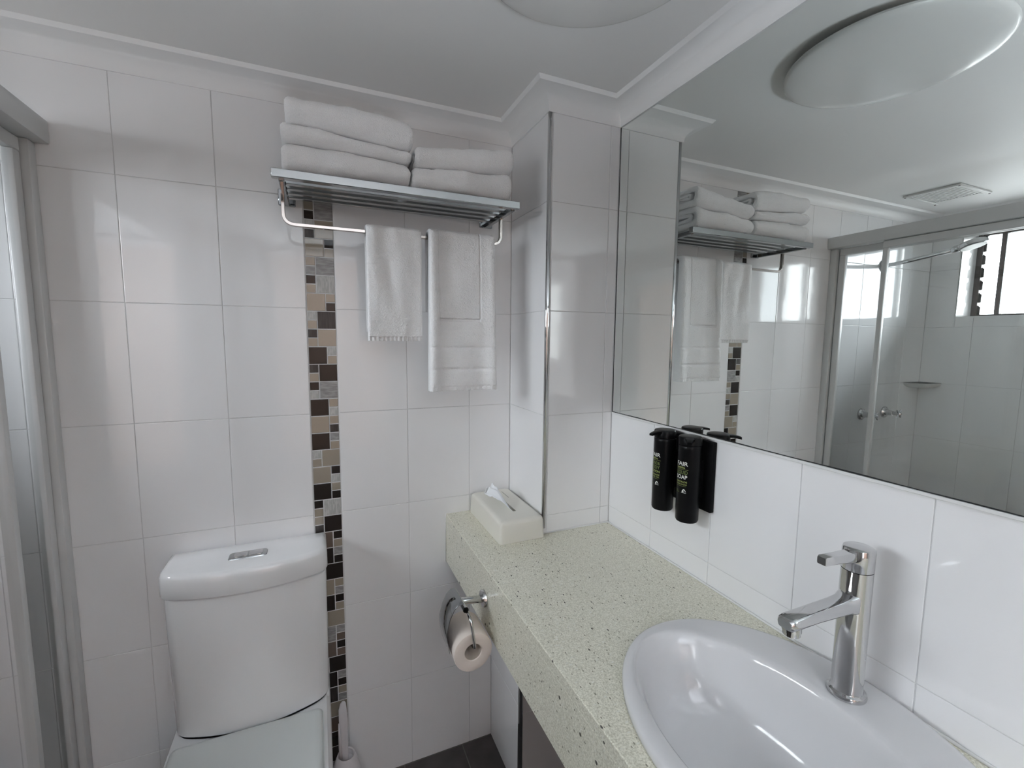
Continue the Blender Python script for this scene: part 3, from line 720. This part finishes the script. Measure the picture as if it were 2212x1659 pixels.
# toilet brush beside the cistern
br = thing('toilet_brush', (.468, -.095, 0), 'white plastic toilet brush standing in its holder beside the toilet', 'toilet brush')
bm = bmesh.new(); lathe(bm, (.468, -.095, .001), [(.046, 0), (.048, .004), (.046, .10), (.040, .150), (.030, .185), (.024, .200), (.021, .198), (.021, .18)], 32); finish('holder', bm, m_brush, br, 'auto')
bm = bmesh.new()
def hring(z, w, t, dx=0): return [Vector((.4665+dx+w*math.cos(a), -.093+t*math.sin(a), z)) for a in [2*PI*i/20 for i in range(20)]]
ring_loft(bm, [hring(.12, .008, .008), hring(.21, .009, .008, -.001), hring(.26, .0105, .008, -.002), hring(.31, .012, .0075, -.0035), hring(.345, .011, .007, -.0045), hring(.362, .008, .0055, -.003), hring(.368, .004, .003, -.002)])
finish('handle', bm, m_brush, br, True)
bm = bmesh.new(); ring_loft(bm, [hring(.185, .0055, .006, -.012), hring(.25, .004, .005, -.0145), hring(.30, .002, .004, -.0155)]); finish('handle_fin', bm, m_brush, br, True)

# ---------------------------------------------------------------- towel rack
XS0, XS1, ZS = .352, .943, 1.787
rk = thing('towel_rack', (.65, 0, ZS), 'chrome wall-mounted towel shelf with a hanging bar below it', 'towel rack')
for xx in (.366, .933):
    boxobj('mounting_plate', (xx-.021, xx+.021, -.010, -.0003, ZS-.012, ZS+.030), m_darkchr, rk, .002, 1)
    o = boxobj('side_arm', (xx-.006, xx+.006, -.224, -.010, ZS-.0135, ZS+.0010), m_darkchr, rk, .0015, 1)
for y in (-.052, -.092, -.132, -.172):
    boxobj('shelf_slat', (.372, .927, y-.0085, y+.0085, ZS-.0040, ZS+.0035), m_chromed, rk, .001, 1)
boxobj('front_rail', (XS0-.006, XS1+.004, -.240, -.222, ZS-.010, ZS+.0095), m_chromed, rk, .0015, 1)
bm = bmesh.new(); BYY, BZ = -.128, 1.7015
tube(bm, poly_round([(.362, BYY, ZS-.012), (.362, BYY, BZ), (.935, BYY, BZ), (.935, BYY, ZS-.012)], .026), .0058, sq=True, rz=.0042)
finish('hanging_bar', bm, m_bar, rk, 'auto')

# ---------------------------------------------------------------- towels
def fuzz(p, amp=.0016):
    return noise.noise(p*230)*amp*.6+noise.noise(p*60)*amp*.6
def folded(x0, x1, yf, yb, zl0, zr0, zl1, zr1, label, seed, crown=.0, tilt=0, layers=2, xback=0, flat=True):
    """folded towel: nested U folds, their round sides to the front, sheet ends showing at both sides.
    zl0/zr0 underside left and right, zl1/zr1 top left and right"""
    o3 = Vector((seed*3.1, seed*1.7, seed))
    D = yb-yf; NX = 110
    def prof_u(h0, h1, inset, n=12):
        # closed outline of one U (thick sheet) between heights h0..h1, nose at the front
        hc = (h0+h1)/2; rr_ = (h1-h0)/2
        return hc, rr_
    bm = bmesh.new()
    def add_sheet(outline, e=0):
        rings = []
        for i in range(NX+1):
            s = i/NX; x = x0+(x1-x0)*s
            edge = min(s, 1-s)*(x1-x0)
            k = 1-.35*max(0, 1-edge/.012)**2           # ends slightly rounded
            zb = zl0+(zr0-zl0)*s; zt = zl1+(zr1-zl1)*s+crown*math.sin(PI*s)
            ring = []
            for (dy, h) in outline:
                hh = .5+(h-.5)*k
                y = yf+D*dy+(.010*(1-k)); xx = x+xback*dy*max(0, s-.5)*2
                z = zb+(zt-zb)*hh
                p = Vector((xx, y, z))
                lump = (noise.noise(p*13+o3)*.0085+noise.noise(p*34+o3)*.003)*(1 if h > .08 else .15)
                f_ = fuzz(p+o3)
                dirn = Vector((0, -1 if dy < .12 else 0, (h-.5)*2)).normalized()
                p2 = p+dirn*(lump*.8+f_); p2.z = max(p2.z, zb)
                if flat: p2.z = min(p2.z, zt)
                if i in (0, NX): p2.x += fuzz(p*2+o3)*1.2
                ring.append(p2)
            rings.append(ring)
        ring_loft(bm, rings)
    def U(h0, h1, t, nose, back=1.0):
        """outline of a U-shaped sheet of relative thickness t, nose position dy=nose"""
        hc = (h0+h1)/2; ro = (h1-h0)/2; ri = max(ro-t, .004); A = (zl1-zl0)/D
        out = []
        nb = 14
        for i in range(nb+1): out.append((back-(back-nose-ro*A)*i/nb, h1))
        for i in range(1, 12):
            a = PI/2+PI*i/12; out.append((nose+ro*A+ro*A*math.cos(a), hc+ro*math.sin(a)))
        for i in range(nb+1): out.append((nose+ro*A+(back-nose-ro*A)*i/nb, h0))
        # inner return
        for i in range(nb+1): out.append((back-(back-nose-ro*A)*i/nb, hc-ri))
        for i in range(1, 6):
            a = -PI/2-PI*i/6; out.append((nose+ro*A+ri*A*math.cos(a), hc+ri*math.sin(a)))
        for i in range(nb+1): out.append((nose+ro*A+(back-nose-ro*A)*i/nb, hc+ri))
        return out
    add_sheet(U(0, 1, .24, 0))
    add_sheet(U(.25, .75, .235, .10, .97))
    o = finish('folded_towel', bm, m_towel, None, True)
    return tag(o, label, 'towel', 'white towels folded on the rack')
SZ = ZS+.0099
folded(.368, .6530, -.240, -.010, SZ, SZ, 1.862, 1.855, 'thick folded white towel at the bottom of the left pile on the rack', 1, layers=2)
folded(.368, .6550, -.240, -.012, 1.8624, 1.8554, 1.905, 1.884, 'thin folded white towel in the middle of the left pile on the rack', 2)
folded(.378, .6600, -.240, -.016, 1.9062, 1.8852, 1.957, 1.948, 'top folded white towel of the left pile, highest on the rack', 3, crown=.012, flat=False)
folded(.6585, .9250, -.238, -.010, SZ, SZ, 1.851, 1.869, 'lower folded white towel of the right pile on the rack', 4, xback=.02)
folded(.6650, .930, -.236, -.010, 1.8516, 1.8696, 1.898, 1.930, 'upper folded white towel of the right pile near the corner', 5, crown=.004, xback=.03, flat=False)

def drape(name, x0, x1, zf, zb, g_f, t, fn, label, nx=90, dx=0):
    """towel hung over the bar: front flap to zf, back flap to zb, sheet thickness t"""
    ztop = BZ+.006
    NF, NA, NB = 240, 14, 30
    path = []
    r_in = .009
    for i in range(NF): path.append(('f', zf+(ztop-zf)*i/NF))
    for i in range(NA+1): path.append(('a', PI*i/NA))
    for i in range(1, NB): path.append(('b', ztop-(ztop-zb)*i/(NB-1)))
    outer, inner = [], []
    bm = bmesh.new(); GO, GI = [], []
    for j in range(nx+1):
        s = j/nx; ro, ri = [], []
        for kind, q in path:
            if kind == 'f':
                v = (ztop-q)/(ztop-zf); wid = 1+dx*v
                x = (x0+x1)/2+(s-.5)*(x1-x0)*wid; 
                edge = min(s, 1-s)*(x1-x0); rd = (1-min(1, edge/.006))**2*t*.30
                dsp = fn(s, q, v)
                yo = BYY-r_in-t+rd-dsp; yi = BYY-r_in-rd*.6+.002*0
                co = Vector((x, yo, q)); ci = Vector((x, yi, q))
                co.y -= fuzz(co, .0013); 
            elif kind == 'a':
                x = x0+(x1-x0)*s; a = q; edge = min(s, 1-s)*(x1-x0); rd = (1-min(1, edge/.006))**2*t*.3
                ds = fn(s, ztop, 0)*max(0, math.cos(a))
                co = Vector((x, BYY-(r_in+t-rd+ds)*math.cos(a), ztop+(r_in*.5+t*.75-rd)*math.sin(a))); ci = Vector((x, BYY-r_in*math.cos(a), ztop+r_in*.5*math.sin(a)))
                co.z += fuzz(co, .0012)
            else:
                x = x0+(x1-x0)*s; co = Vector((x, BYY+r_in+t*.9, q)); ci = Vector((x, BYY+r_in, q))
            ro.append(bm.verts.new(co)); ri.append(bm.verts.new(ci))
        GO.append(ro); GI.append(ri)
    n_ = len(path)
    for j in range(nx):
        for i in range(n_-1):
            bm.faces.new((GO[j][i], GO[j+1][i], GO[j+1][i+1], GO[j][i+1])); bm.faces.new((GI[j][i], GI[j][i+1], GI[j+1][i+1], GI[j+1][i]))
        bm.faces.new((GO[j][0], GI[j][0], GI[j+1][0], GO[j+1][0])); bm.faces.new((GO[j][-1], GO[j+1][-1], GI[j+1][-1], GI[j][-1]))
    for j, fl_ in ((0, 1), (nx, 0)):
        for i in range(n_-1): bm.faces.new((GO[j][i], GO[j][i+1], GI[j][i+1], GI[j][i]))
    o = finish(name, bm, m_towel, None, True)
    return tag(o, label, 'towel')
def f_wash(s, z, v):
    d = .004*math.sin(3.0*s+1.5*v)+.005*math.exp(-((s-.12)/.10)**2)*(1-v)+.004*v
    d -= .006*math.exp(-((s-.30-.25*v)/.12)**2)*math.sin(PI*min(1, v*1.3+.08))
    if z < 1.429: d += .0022*math.sin(s*2*PI*13)-.0035
    return d+noise.noise(Vector((s*4, z*14, 3)))*.003
drape('face_washer', .553, .697, 1.417, 1.44, 0, .011, f_wash, 'small white face washer hanging on the bar, left of the hand towel')
def f_hand(s, z, v):
    d = .010*math.exp(-((s-.06)/.09)**2)+.009*math.exp(-((s-.95)/.10)**2)+.012*v
    # inner folded panel ends at a hem a third of the way down
    if .145 < s < .765:
        if z > 1.478: d += -.002
    e1 = math.exp(-((s-.145)/.008)**2)+math.exp(-((s-.765)/.008)**2)
    if z > 1.478: d -= .0065*e1
    if 1.474 < z < 1.480 and .145 < s < .765: d -= .005
    for zc_, w_, a_ in ((1.399, .0042, .0038), (1.338, .0045, .0040)):
        d -= a_*math.exp(-((z-zc_)/w_)**2)
    if z < 1.291: d -= .0030-.0008*math.sin(s*70)
    d -= .004*math.exp(-((s-.30-.1*v)/.10)**2)*(1-v)
    return d+noise.noise(Vector((s*3.3, z*11, 9)))*.0035
drape('hand_towel', .716, .906, 1.277, 1.50, 0, .018, f_hand, 'long white hand towel with banded hem hanging on the bar beside the corner', nx=120, dx=.035)

# ---------------------------------------------------------------- shower screen
ss = thing('shower_screen', (-.14, -.7, 0), 'white framed sliding glass shower screen at the left of the room', 'shower screen')
boxobj('header', (-.172, -.112, YF+.001, -.0006, 1.852, 1.903), m_alu, ss, .004, 2)
boxobj('sill_rail', (-.178, -.118, YF+.001, -.0006, .0005, .045), m_alu, ss, .004, 2)
bm = bmesh.new(); box(bm, -.180, -.138, -.030, -.0006, .045, 1.852, .003, 2); box(bm, -.176, -.172, -.036, -.030, .045, 1.852); finish('wall_jamb', bm, m_alu, ss, 'auto')
def leaf(xc, ya, yb, ws=.026):
    z0, z1 = .047, 1.850
    f = boxobj('top_rail', (xc-.010, xc+.010, yb, ya, z1-.030, z1), m_alu, ss, .002, 1)
    boxobj('bottom_rail', (xc-.010, xc+.010, yb, ya, z0, z0+.03), m_alu, ss, .002, 1)
    for a, b in ((ya-ws, ya), (yb, yb+ws)): boxobj('stile', (xc-.010, xc+.010, a, b, z0+.03, z1-.03), m_alu, ss, .003, 2)
    bm = bmesh.new(); V = [bm.verts.new(v) for v in ((xc, ya-ws, z0+.03), (xc, yb+ws, z0+.03), (xc, yb+ws, z1-.03), (xc, ya-ws, z1-.03))]; bm.faces.new(V)
    finish('glass_pane', bm, m_glass, ss)
leaf(-.161, -.034, -.92); leaf(-.135, -.222, -1.12, .018); leaf(-.161, -1.10, YF+.005)
# ---------------------------------------------------------------- shower fittings
sh = thing('overhead_shower', (-.561, 0, 1.81), 'round chrome shower head on a long wall arm inside the shower', 'shower head')
bm = bmesh.new(); cyl(bm, (-.561, -.0006, 1.808), (-.561, -.010, 1.808), .029, n=32, prof=[(0, .029), (.5, .029), (1, .022)]); finish('wall_flange', bm, m_chrome, sh, 'auto')
bm = bmesh.new(); tube(bm, poly_round([(-.561, -.01, 1.808), (-.561, -.05, 1.810), (-.564, -.272, 1.840)], .02), .0095, 16); finish('arm', bm, m_chrome, sh, True)
bm = bmesh.new(); cyl(bm, (-.564, -.266, 1.840), (-.564, -.296, 1.848), .014, n=24, prof=[(0, .011), (.3, .016), (.7, .016), (1, .011)])
finish('swivel', bm, m_chrome, sh, 'auto')
bm = bmesh.new(); c0 = Vector((-.564, -.335, 1.858)); dn = Vector((.0, -.30, -.95)).normalized()
cyl(bm, c0-dn*.014, c0+dn*.014, .05, n=40, prof=[(0, .022), (.2, .044), (.45, .050), (.9, .050), (1, .046)]); finish('head', bm, m_chrome, sh, 'auto')
bm = bmesh.new(); cyl(bm, c0+dn*.0142, c0+dn*.0155, .042, n=40); finish('face_plate', bm, m_alu, sh, 'auto')
def stap(x, label):
    t = thing('shower_tap', (x, 0, 1.053), label, 'tap', 'cross-head taps in the shower')
    bm = bmesh.new(); cyl(bm, (x, -.0006, 1.053), (x, -.012, 1.053), .030, n=32, prof=[(0, .030), (.5, .030), (1, .024)]); finish('wall_flange', bm, m_chrome, t, 'auto')
    bm = bmesh.new(); cyl(bm, (x, -.012, 1.053), (x, -.062, 1.053), .014, n=24, prof=[(0, .015), (.6, .013), (.62, .010), (1, .010)]); finish('spindle', bm, m_chrome, t, 'auto')
    bm = bmesh.new()
    for k in range(4):
        a = PI/4+k*PI/2; d = Vector((math.cos(a), 0, math.sin(a))); p = Vector((x, -.068, 1.053))
        cyl(bm, p, p+d*.026, .0055, n=12, prof=[(0, .0045), (.7, .0055), (1, .0045)])
    cyl(bm, (x, -.058, 1.053), (x, -.080, 1.053), .010, n=20, prof=[(0, .010), (.8, .010), (1, .006)])
    finish('cross_handle', bm, m_chrome, t, 'auto')
stap(-.482, 'chrome shower tap nearer the screen frame'); stap(-.683, 'chrome shower tap farther inside, below the corner soap dish')
sd = thing('soap_dish', (-.94, -.05, 1.2), 'corner chrome soap dish between two shower walls', 'soap dish')
bm = bmesh.new(); rg = []
for z, k in ((1.178, .45), (1.183, .75), (1.194, .95), (1.205, 1.0), (1.205, .97), (1.196, .90), (1.190, .6)):
    r = [Vector((XL+.0008, -.0008, z))]
    for i in range(17):
        a = -PI/2*i/16; r.append(Vector((XL+.0008+.150*k*math.cos(a), -.0008+.10*k*math.sin(a), z)))
    rg.append(r)
ring_loft(bm, rg, True, True); finish('dish', bm, m_vent, sd, 'auto')

# ---------------------------------------------------------------- ceiling fittings
lm = thing('ceiling_light', (.862, -.722, ZC), 'round white dished ceiling light, switched off, near the mirror', 'ceiling light')
bm = bmesh.new(); R_ = .206
lathe(bm, (.862, -.722, ZC), [(.16, -.0005), (.18, -.006), (R_-.008, -.012), (R_-.001, -.017), (R_, -.021), (R_-.002, -.025), (R_-.007, -.028), (R_*.92, -.031), (R_*.8, -.035), (R_*.6, -.039), (R_*.4, -.0415), (R_*.2, -.043), (.01, -.0435)], 96)
finish('shade', bm, m_lamp, lm, 'auto')
vt = thing('ceiling_vent', (-.525, -.242, ZC), 'white slatted exhaust vent in the ceiling above the shower', 'vent')
vx0, vx1, vy0, vy1 = -.657, -.394, -.345, -.140
bm = bmesh.new()
for d in ((vx0, vx1, vy0, vy0+.018), (vx0, vx1, vy1-.018, vy1), (vx0, vx0+.05, vy0+.018, vy1-.018), (vx1-.022, vx1, vy0+.018, vy1-.018)): box(bm, *d, ZC-.009, ZC-.0005, .0015, 1)
finish('frame', bm, m_vent, vt, 'auto')
for i in range(15):
    y = vy0+.024+i*(vy1-vy0-.048)/14
    bm = bmesh.new(); V = []
    box(bm, vx0+.05, vx1-.022, y-.0035, y+.0035, ZC-.008, ZC-.0015); finish('slat', bm, m_vent, vt)
for x, y in ((vx0+.006, vy0+.007), (vx1-.007, vy0+.007), (vx0+.006, vy1-.007), (vx1-.007, vy1-.007)):
    bm = bmesh.new(); cyl(bm, (x, y, ZC-.009), (x, y, ZC-.0105), .0035, n=12); finish('screw', bm, m_bronze, vt)
